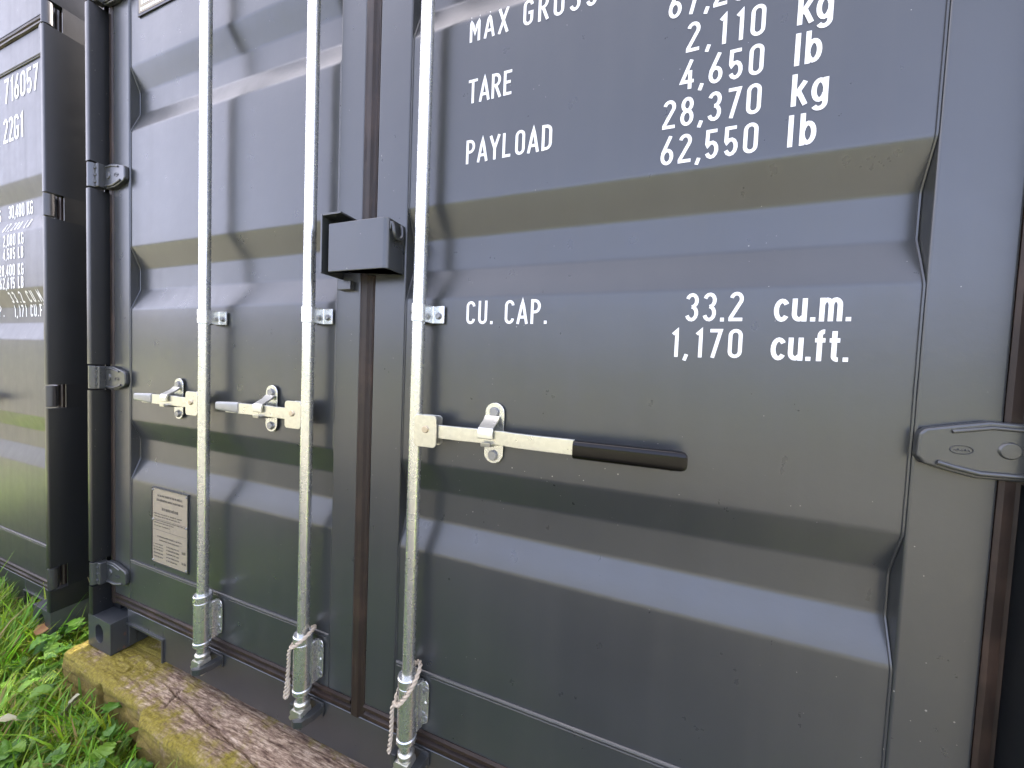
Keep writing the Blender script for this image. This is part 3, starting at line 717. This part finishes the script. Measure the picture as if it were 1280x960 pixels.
# ------------------------------------------------------------------ the neighbouring container
NX, NZ = -2.722, -.080
HN = [.250, .980, 1.716, 2.425]
nb, nleaves, nsill = build_container('shipping_container', (NX, 0, NZ),
    dict(hinges=HN, centres=[.770, 1.313, 1.772], lip={-1: 1.189, 1: 1.189}, seed=9, flat=True, top=2.896),
    'older grey shipping container numbered 716057 with hinge slots in its corner post', 'paint_old', 'paint_post_shaded')
nfr, nprof = nleaves[1]
gasket_v(nfr, [(-.0272, .020), (-.0270, -.0008), (-.0215, -.0040), (-.0030, -.0042), (.0020, .0016), (.0150, .0012), (.0164, .020)], .1462, 2.495)
locking_bar(nb, .10, 1, .628, .940, 'grip'); bar_guide(nb, .10, 1.198); foot_guide(nb, .10); cam_keeper(nb, .10, 'paint_old'); retainer(nb, .282, .942, 1)
nmp = lambda x, z, l: (x - NX, prof_y(nprof, z - NZ) + buckle(x - NX, z - NZ, .1082, 1.0543, 12) - l - .0003, z - NZ)
for txt, x0, x1, z, h in (('716057', -2.008, -1.705, 2.137, .104), ('22G1', -2.022, -1.838, 1.972, .104), ('30,480 KG', -1.985, -1.764, 1.646, .055), ('67,200 LB', -2.040, -1.792, 1.592, .040),
                          ('2,080 KG', -2.044, -1.850, 1.530, .050), ('4,585 LB', -2.046, -1.852, 1.472, .048), ('28,400 KG', -2.085, -1.853, 1.400, .050), ('62,615 LB', -2.080, -1.854, 1.344, .050),
                          ('33.2 CU.M.', -1.975, -1.675, 1.282, .045), ('1,171 CU.FT.', -1.945, -1.640, 1.220, .050),
                          ('CU. CAP.', -2.33, -2.040, 1.222, .055), ('MAX GROSS', -2.42, -2.058, 1.640, .055)):
    yy = prof_y(nprof, z + h * .5 - NZ); k = (.7306 + yy) / .7346       # measured on the outer face; rows lying in a recess sit further back
    x0, x1, z, h = .6596 + (x0 - .6596) * k, .6596 + (x1 - .6596) * k, 1.0786 + (z - 1.0786) * k, h * k
    lettering(txt, x0, x1, z, h, nmp, nfr, .15 if h < .08 else .125)

# ------------------------------------------------------------------ sleeper under the doors
def timber():
    def yfront(x):   # outer edge wanders, and stands further out beyond a worn step
        s = min(1, max(0, (x + .735) / .05)); s = s * s * (3 - 2 * s)
        return -.100 - .022 * s - .022 * min(1, max(0, (x + 1.25) / .7)) + .007 * noise.noise((x * 5, 0, 3)) + .004 * noise.noise((x * 17, 2, 3))
    xs = [-1.262 + .0045 * i for i in range(264)]; x = xs[-1]
    while x < 1.36: x += .02; xs.append(x)
    prof_ = [('b', .16, -.21), ('b', .16, -.03)]; top = np.concatenate([np.linspace(.155, .03, 6), np.linspace(.022, -.125, 54)])
    V, Fc = [], []
    rows = []
    for xi_, x in enumerate(xs):
        yf = yfront(x); row = []
        pts = [(.075, -.215), (.075, -.02)]
        for i in range(8): pts.append((.072 - .046 * i / 7, -.004))
        nt = 50; r = .020
        for i in range(nt): pts.append((.022 + (yf + r - .022) * i / (nt - 1), 0))
        for i in range(1, 8): a = PI / 2 * i / 8; pts.append((yf + r - r * math.sin(a), -r + r * math.cos(a)))
        nf = 34
        for i in range(nf): pts.append((yf, -r - .19 * i / (nf - 1)))
        for k, (y, z) in enumerate(pts):
            n1 = noise.noise((x * 9, y * 22, z * 22)); n2 = noise.noise((x * 38, y * 85, z * 60)); n3 = noise.noise((x * 120, y * 160, z * 160))
            d = .005 * n1 + .0028 * n2 + .0014 * n3
            under = y > -.002
            if k < 10: d = 0
            elif z > -.001:
                if under: d = min(d, 0) * .6 - .0035
                # a long check along the grain and two cross cuts
                yc = -.032 - .055 * min(1, max(0, (x + .80) / .55)) + .004 * noise.noise((x * 14, 5, 5)) if x > -.80 else None
                if yc is not None:
                    q = min(1, (x + .80) / .1) * (1 if x < -.18 else max(0, 1 - (x + .18) / .2)); d -= .016 * q * math.exp(-((y - yc) / .0030) ** 2)
                for x_, slope, ln in ((-.70, -.55, .055), (-.955, -.4, .03)):
                    dx = (x - x_) - slope * (y + .03)
                    if -.03 - ln < y < -.03: d -= .009 * math.exp(-(dx / .0035) ** 2)
            if k >= 10 and z < -.012:   # split in the outer face
                d -= .045 * math.exp(-((x + .972 + .02 * (z + .05)) / .009) ** 2) * min(1, max(0, (-z - .012) / .03))
                d -= .007 * max(0, noise.noise((x * 3, 3, z * 90)))
            if k < 10: row.append((x, y, z))
            elif z > -.001: row.append((x, y, z + d - .0035))
            elif z > -r - .0001: 
                a = math.atan2(-(y - (yf + r)), z + r); row.append((x, y - d * math.sin(a), z + d * math.cos(a) - .0035))
            else: row.append((x, y - d, z - .0035))
        e = max(0, 1 - (x + 1.262) / .014); 
        if e > 0:     # rounded end
            row = [(X_, y + (.02 - y) * .09 * e * e, z - (.012 * e * e if z > -.1 else 0)) for X_, y, z in row]
        rows.append(row)
    n = len(rows[0])
    for row in rows: V += row
    for i in range(len(rows) - 1):
        for k in range(n - 1): a = i * n + k; Fc.append((a, a + 1, a + n + 1, a + n))
    # end grain
    c = len(V); V.append((-1.265, .02, -.10))
    for k in range(n - 1): Fc.append((c, k + 1, k))
    m = len(rows) - 1; c2 = len(V); V.append((rows[m][0][0], .02, -.10))
    for k in range(n - 1): Fc.append((c2, m * n + k, m * n + k + 1))
    me = bpy.data.meshes.new('timber_sleeper'); me.from_pydata(V, [], Fc); me.update()
    bm = bmesh.new(); bm.from_mesh(me); bmesh.ops.recalc_face_normals(bm, faces=bm.faces); bm.to_mesh(me); bm.free()
    me.polygons.foreach_set('use_smooth', [True] * len(me.polygons)); me.set_sharp_from_angle(angle=math.radians(60))
    return link('timber_sleeper', me, 'timber'), yfront
tb, yfront = timber(); tag(tb, 'weathered mossy timber sleeper lying in grass beneath the container doors', 'timber')
b = B(); b.box(-4.0, -1.53, .02, .26, -.215, -.081); nt_ = b.make('timber_sleeper', 'timber', None, .01, 2)
tag(nt_, 'timber bearer hidden in grass under the older numbered container', 'timber')

# ------------------------------------------------------------------ ropes
def rope(path, r, turns_per_m=42, strands=2):
    # resample, then lay the strands around the path
    P = [Vector(p) for p in path]; pts = [P[0]]
    for a, c in zip(P, P[1:]):
        k = max(1, int((c - a).length / .0022))
        for i in range(1, k + 1): pts.append(a + (c - a) * i / k)
    for _ in range(6): pts = [pts[0]] + [(a + 2 * m + c) / 4 for a, m, c in zip(pts, pts[1:], pts[2:])] + [pts[-1]]
    b = B(); s = 0; u = None; strs = [[] for _ in range(strands)]
    for i, p in enumerate(pts):
        d = pts[min(i + 1, len(pts) - 1)] - pts[max(i - 1, 0)]; d.normalize()
        u = d.orthogonal() if u is None else (u - d * u.dot(d)); u.normalize(); w = d.cross(u)
        if i: s += (p - pts[i - 1]).length
        for k in range(strands):
            a = 2 * PI * (s * turns_per_m + k / strands); strs[k].append(p + (u * math.cos(a) + w * math.sin(a)) * r * .52)
    for st in strs: b.tube(st, r * .62, 6)
    return b.make('rope_loop', 'rope', None)
def ring(ax, rad, z_hi, z_lo, a0, a1, n=22, phase=0):
    out = []
    for i in range(n + 1):
        a = math.radians(a0 + (a1 - a0) * i / n); out.append((ax + rad * math.cos(a), RY + rad * math.sin(a), (z_hi + z_lo) / 2 + (z_hi - z_lo) / 2 * math.cos(a - math.radians(phase))))
    return out
ax = AX[1]
p = ring(ax, .0275, .362, .318, 205, -150, 26, 20) + [(ax - .030, RY - .018, .300), (ax - .033, RY - .015, .270), (ax - .036, RY - .015, .230), (ax - .040, RY - .016, .196), (ax - .043, RY - .017, .178), (ax - .038, RY - .019, .170), (ax - .032, RY - .017, .178), (ax - .033, RY - .015, .198), (ax - .035, RY - .013, .222)]
r2 = rope(p, .0046); tag(r2, 'cream rope with small end eye tied around bar foot just left of the centre seam', 'rope', 'ropes tied around the bar feet')
ax = AX[2]
p = ring(ax, .0275, .370, .288, 200, -155, 26, 40) + [(ax - .030, RY - .018, .272), (ax - .031, RY - .016, .240), (ax - .033, RY - .015, .200), (ax - .035, RY - .016, .172), (ax - .036, RY - .018, .160)]
r3 = rope(p, .0048); tag(r3, 'cream rope tied around foot of the bar that carries the black-gripped handle', 'rope', 'ropes tied around the bar feet')

# ------------------------------------------------------------------ ground, grass, weeds
GZ = -.205
def ground_h(x, y): return GZ + .018 * noise.noise((x * 1.7, y * 1.7, 0)) + .006 * noise.noise((x * 7, y * 7, 2))
def gridaxis(lo, hi, step, far): 
    a = list(np.arange(lo, hi + 1e-6, step)); k = step * 2; l, h = lo, hi
    while l > -far: l -= k; h += k; a = [l] + a + [h]; k *= 1.7
    return a
gx_ = gridaxis(-5, 4, .12, 400); gy_ = gridaxis(-4, 2, .12, 400)
V = [(x, y, ground_h(x, y) if abs(x) < 12 and abs(y) < 12 else GZ) for y in gy_ for x in gx_]; n = len(gx_)
Fc = [(j * n + i, j * n + i + 1, (j + 1) * n + i + 1, (j + 1) * n + i) for j in range(len(gy_) - 1) for i in range(n - 1)]
me = bpy.data.meshes.new('ground'); me.from_pydata(V, [], Fc); me.update(); me.polygons.foreach_set('use_smooth', [True] * len(me.polygons))
gnd = link('ground', me, 'soil'); gnd['kind'] = 'structure'

# unseen gravel track, added in front of the doors for its reflection in them
def trk(x, k): return (-.86 + .52 * (lambda q: q * q * (3 - 2 * q))(min(1, max(0, (x + .2) / .9))) if k else -14.0) + .10 * noise.noise((x * 1.3, k * 7, 1)) + .05 * noise.noise((x * 5, k * 7, 2))  # near edge drawn in on the right to keep green out of the reflections
xs_ = list(np.arange(-30, -6, 1.0)) + list(np.arange(-6, 6, .1)) + list(np.arange(6, 31, 1.0)); V, Fc = [], []
for x in xs_:
    y1, y0 = trk(x, 1), trk(x, 0)
    for i in range(31):
        y = y1 + (y0 - y1) * (i / 30) ** 2; V.append((x, y, (ground_h(x, y) if abs(x) < 12 and abs(y) < 12 else GZ) + (.004 if i in (0, 30) else .022)))
for a in range(len(xs_) - 1):
    for i in range(30): k = a * 31 + i; Fc.append((k, k + 31, k + 32, k + 1))
me = bpy.data.meshes.new('unseen_gravel_track'); me.from_pydata(V, [], Fc); me.update()
if me.polygons[0].normal.z < 0: me.flip_normals()
me.polygons.foreach_set('use_smooth', [True] * len(me.polygons)); g_ = link('unseen_gravel_track', me, 'gravel'); g_['kind'] = 'structure'

def blocked(x, y):
    if y < trk(x, 1) + .05 * math.sin(x * 90): return True
    if x > -1.278 and x < 1.38 and y > yfront(x) - .008: return True       # sleeper / container
    if -1.232 < x < 1.232 and y > -.05: return True
    if x < -1.495 and x > -4.0 and y > -.02: return True                    # neighbour
    return False
def grass_mesh(n_near, n_far):
    pos = []
    while len(pos) < n_near:
        x, y = rng.uniform(-2.7, -.25), rng.uniform(-.95, .02)
        if not blocked(x, y): pos.append((x, y, 1))
    k = 0
    while k < n_near * .07:
        x, y = rng.uniform(-1.49, -1.25), rng.uniform(-.05, .55)
        if not blocked(x, y): pos.append((x, y, .75)); k += 1
    k = 0
    while k < n_far:
        x, y = rng.uniform(-5, 3.5), rng.uniform(-2.8, -.1)
        if not blocked(x, y): pos.append((x, y, 1)); k += 1
    S = 4; V = []; Fc = []; Cc = []
    for (x, y, kk) in pos:
        clump = noise.noise((x * 4.2, y * 4.2, 9)); tuft = 1.5 * noise.noise((x * 13, y * 13, 4))
        tall = 1.55 if x < -1.5 and y > -.22 else 1.0
        L = max(.05, rng.normal(.150, .040) * (1 + .35 * clump)) * kk * tall; w = rng.uniform(.0019, .0046)
        az = rng.uniform(0, 2 * PI) if rng.random() < .55 else 2.6 + 2.2 * clump + rng.normal(0, .5)
        lean = abs(rng.normal(.42, .28)); droop = rng.uniform(.5, 1.9)
        # blades beside the timber lean away from it
        if -1.25 < x < 1.3 and y > yfront(x) - .07: az = -PI / 2 + rng.normal(0, .9); lean *= .6
        if x > -1.36 and x < -1.2 and y > -.13: az = PI + rng.normal(0, .8)
        h = rng.random()
        if h < .07: c = (.30, .22, .085)
        elif h < .14: c = (.20, .19, .05)
        else:
            g = rng.uniform(.65, 1.3) * (1 + .35 * tuft); c = (.185 * g * rng.uniform(.6, 1.3), .31 * g, .017 * g * rng.uniform(.6, 1.4))
        ca, sa = math.cos(az), math.sin(az); ta = az + PI / 2 + rng.normal(0, .5); wx, wy = math.cos(ta), math.sin(ta)
        px, py, pz = x, y, ground_h(x, y) - .004; th = lean * .4; base = len(V)
        for s in range(S + 1):
            f = s / S; ww = w * (1 - f ** 2.2) * (.75 + .5 * min(1, f * 3)) if s < S else 0
            if s < S: V += [(px - wx * ww, py - wy * ww, pz), (px + wx * ww, py + wy * ww, pz + ww * .25)]; Cc += [c, c]
            else: V.append((px, py, pz)); Cc.append(c)
            st = L / S; th += droop / S * (.4 + f)
            px += ca * math.sin(th) * st; py += sa * math.sin(th) * st; pz += math.cos(th) * st
        for s in range(S - 1): a = base + 2 * s; Fc.append((a, a + 1, a + 3, a + 2))
        a = base + 2 * (S - 1); Fc.append((a, a + 1, a + 2))
    me = bpy.data.meshes.new('grass'); me.from_pydata(V, [], Fc); me.update()
    at = me.color_attributes.new('tint', 'FLOAT_COLOR', 'POINT')
    arr = np.ones((len(V), 4), np.float32); arr[:, :3] = Cc; at.data.foreach_set('color', arr.ravel())
    me.polygons.foreach_set('use_smooth', [True] * len(me.polygons))
    o = link('grass', me, 'grass'); o['kind'] = 'stuff'; o['label'] = 'long green grass around the timber and containers'; o['category'] = 'grass'
grass_mesh(30000, 22000)

# leaf meshes: toothed, lobed, folded on the midrib
def leaf_mesh(kind):
    L = 1.0; side = []
    if kind == 0:      # three-lobed, toothed
        side = [(.0, .0), (.03, .10), (.10, .26), (.18, .48), (.28, .52), (.30, .38), (.38, .34), (.44, .42), (.52, .40), (.56, .30), (.66, .34), (.72, .24), (.82, .22), (.88, .12), (1.0, 0)]
    elif kind == 1:    # oval, pointed, saw-edged
        side = [(.0, .0), (.05, .16), (.14, .28), (.16, .25), (.27, .34), (.29, .30), (.42, .35), (.44, .31), (.57, .31), (.59, .27), (.71, .24), (.73, .20), (.86, .13), (.88, .10), (1.0, 0)]
    else:              # long lance
        side = [(.0, .0), (.08, .05), (.2, .10), (.35, .14), (.5, .15), (.65, .13), (.8, .08), (.9, .045), (1.0, 0)]
    V, Fc = [], []
    def Z(s, d): return .20 * math.sin(s * 2.4) - .22 * s * s + .38 * d + .03 * math.sin(s * 25 + d * 9)
    n = len(side)
    for s, d in side: V.append((s, 0, Z(s, 0) - .02))
    for sg in (1, -1):
        for s, d in side: V.append((s, sg * d * .55, Z(s, d * .5))); V.append((s, sg * d, Z(s, d) - .20 * d * d))
    for g in range(2):
        o = n + g * 2 * n
        for i in range(n - 1):
            q = [i, i + 1, o + 2 * (i + 1), o + 2 * i]; r = [o + 2 * i, o + 2 * (i + 1), o + 2 * (i + 1) + 1, o + 2 * i + 1]
            Fc.append(q if g == 0 else q[::-1]); Fc.append(r if g == 0 else r[::-1])
    me = bpy.data.meshes.new('leaf'); me.from_pydata(V, [], Fc); me.update(); me.materials.append(M['leaf'])
    me.polygons.foreach_set('use_smooth', [True] * len(me.polygons)); return me
LM = [leaf_mesh(k) for k in range(3)]
def weed(x, y, kind, nl, size, hgt, label, group=None):
    z0 = ground_h(x, y); root = empty('weed_plant', (x, y, z0 - .003)); tag(root, label, 'weed', group)
    b = B(); spots = []
    for i in range(nl):
        az = 2 * PI * i / nl + random.uniform(-.5, .5); h = hgt * random.uniform(.55, 1.1); sp = random.uniform(.25, .75) * hgt
        e = Vector((math.cos(az) * sp, math.sin(az) * sp, h)); m = Vector((e.x * .35, e.y * .35, h * .62))
        pts = [Vector((0, 0, 0)).lerp(m, t_) .lerp(m.lerp(e, t_), t_) for t_ in [k / 6 for k in range(7)]]
        b.tube(pts, [.0016 - .0007 * k / 6 for k in range(7)], 5); spots.append((e, az))
    b.make('stem', 'leaf', root)
    for e, az in spots:
        for q in range(3 if kind == 0 and random.random() < .7 else 1):
            lf = bpy.data.objects.new('leaf', LM[kind]); COL.objects.link(lf); lf.parent = root; lf.location = e
            s = size * random.uniform(.75, 1.2) * (1 if q == 0 else .8)
            lf.rotation_euler = (random.uniform(-.35, .35), random.uniform(-.15, .55), az + (0, 1.15, -1.15)[q] + random.uniform(-.2, .2)); lf.scale = (s, s, s)
gw = 'broad-leaved weeds growing through the grass'
for i, (x, y) in enumerate(((-1.40, -.02), (-1.36, .05), (-1.44, .03), (-1.31, -.10), (-1.40, .16), (-1.34, .20))):
    weed(x, y, 0, random.randint(5, 7), random.uniform(.045, .062), random.uniform(.13, .19), 'leafy green weed filling the gap between the two containers', 'weeds in the gap between the containers')
for i, (x, y) in enumerate(((-.86, -.185), (-.80, -.20), (-.77, -.175), (-.90, -.22), (-.84, -.245), (-.72, -.215), (-.95, -.235), (-.66, -.195), (-.88, -.27), (-.79, -.25), (-.98, -.20), (-.74, -.265), (-.92, -.30), (-.69, -.24))):
    weed(x, y, (0, 0, 1)[i % 3], random.randint(4, 7), random.uniform(.04, .06), random.uniform(.11, .16), 'lobed green weed hugging the mossy side of the timber sleeper', 'weeds along the side of the sleeper')
weed(-.585, -.190, 1, 6, .075, .135, 'bright green weed with large smooth pointed leaves at the foot of the sleeper')
k = 0
while k < 64:
    x, y = random.uniform(-2.1, -.75), random.uniform(-.62, -.10)
    if blocked(x, y + .05) or (x > -1.0 and y > -.2): continue
    weed(x, y, random.choice((0, 0, 0, 1, 2)), random.randint(3, 6), random.uniform(.035, .06), random.uniform(.09, .16), 'small broad-leaved weed standing in the long grass', gw); k += 1

def dead_leaf(loc, rot, s, mat, kind, label):
    me = LM[kind].copy(); me.materials.clear(); me.materials.append(M[mat]); me.name = 'withered_leaf'
    o = link('withered_leaf', me); o.location = loc; o.rotation_euler = rot; o.scale = (s, s, s); tag(o, label, 'leaf')
dead_leaf((-.985, -.150, -.018), (.3, 1.25, -1.9), .085, 'wilt', 1, 'limp pale green leaf hanging down over the split in the sleeper')
dead_leaf((-1.17, -.27, -.075), (.2, -.1, .5), .075, 'wilt', 2, 'pale withered long leaf lying on top of the grass')
dead_leaf((-1.53, -.075, -.04), (.4, -.2, 2.0), .06, 'dry', 1, 'curled orange-brown dead leaf by the corner of the older container')
b = B(); b.tube([(-1.36, .10, -.12), (-1.335, .05, .02), (-1.30, .0, .14), (-1.262, -.03, .235)], [.0022, .0020, .0016, .0006], 5)
o = b.make('grass_stalk', M['dry'], None); o.data.materials.clear(); o.data.materials.append(make_plain('straw', (.34, .31, .13), .7, 0, .2, 40, 0))
tag(o, 'single tall yellow grass stalk rising in the dark gap', 'grass stalk')
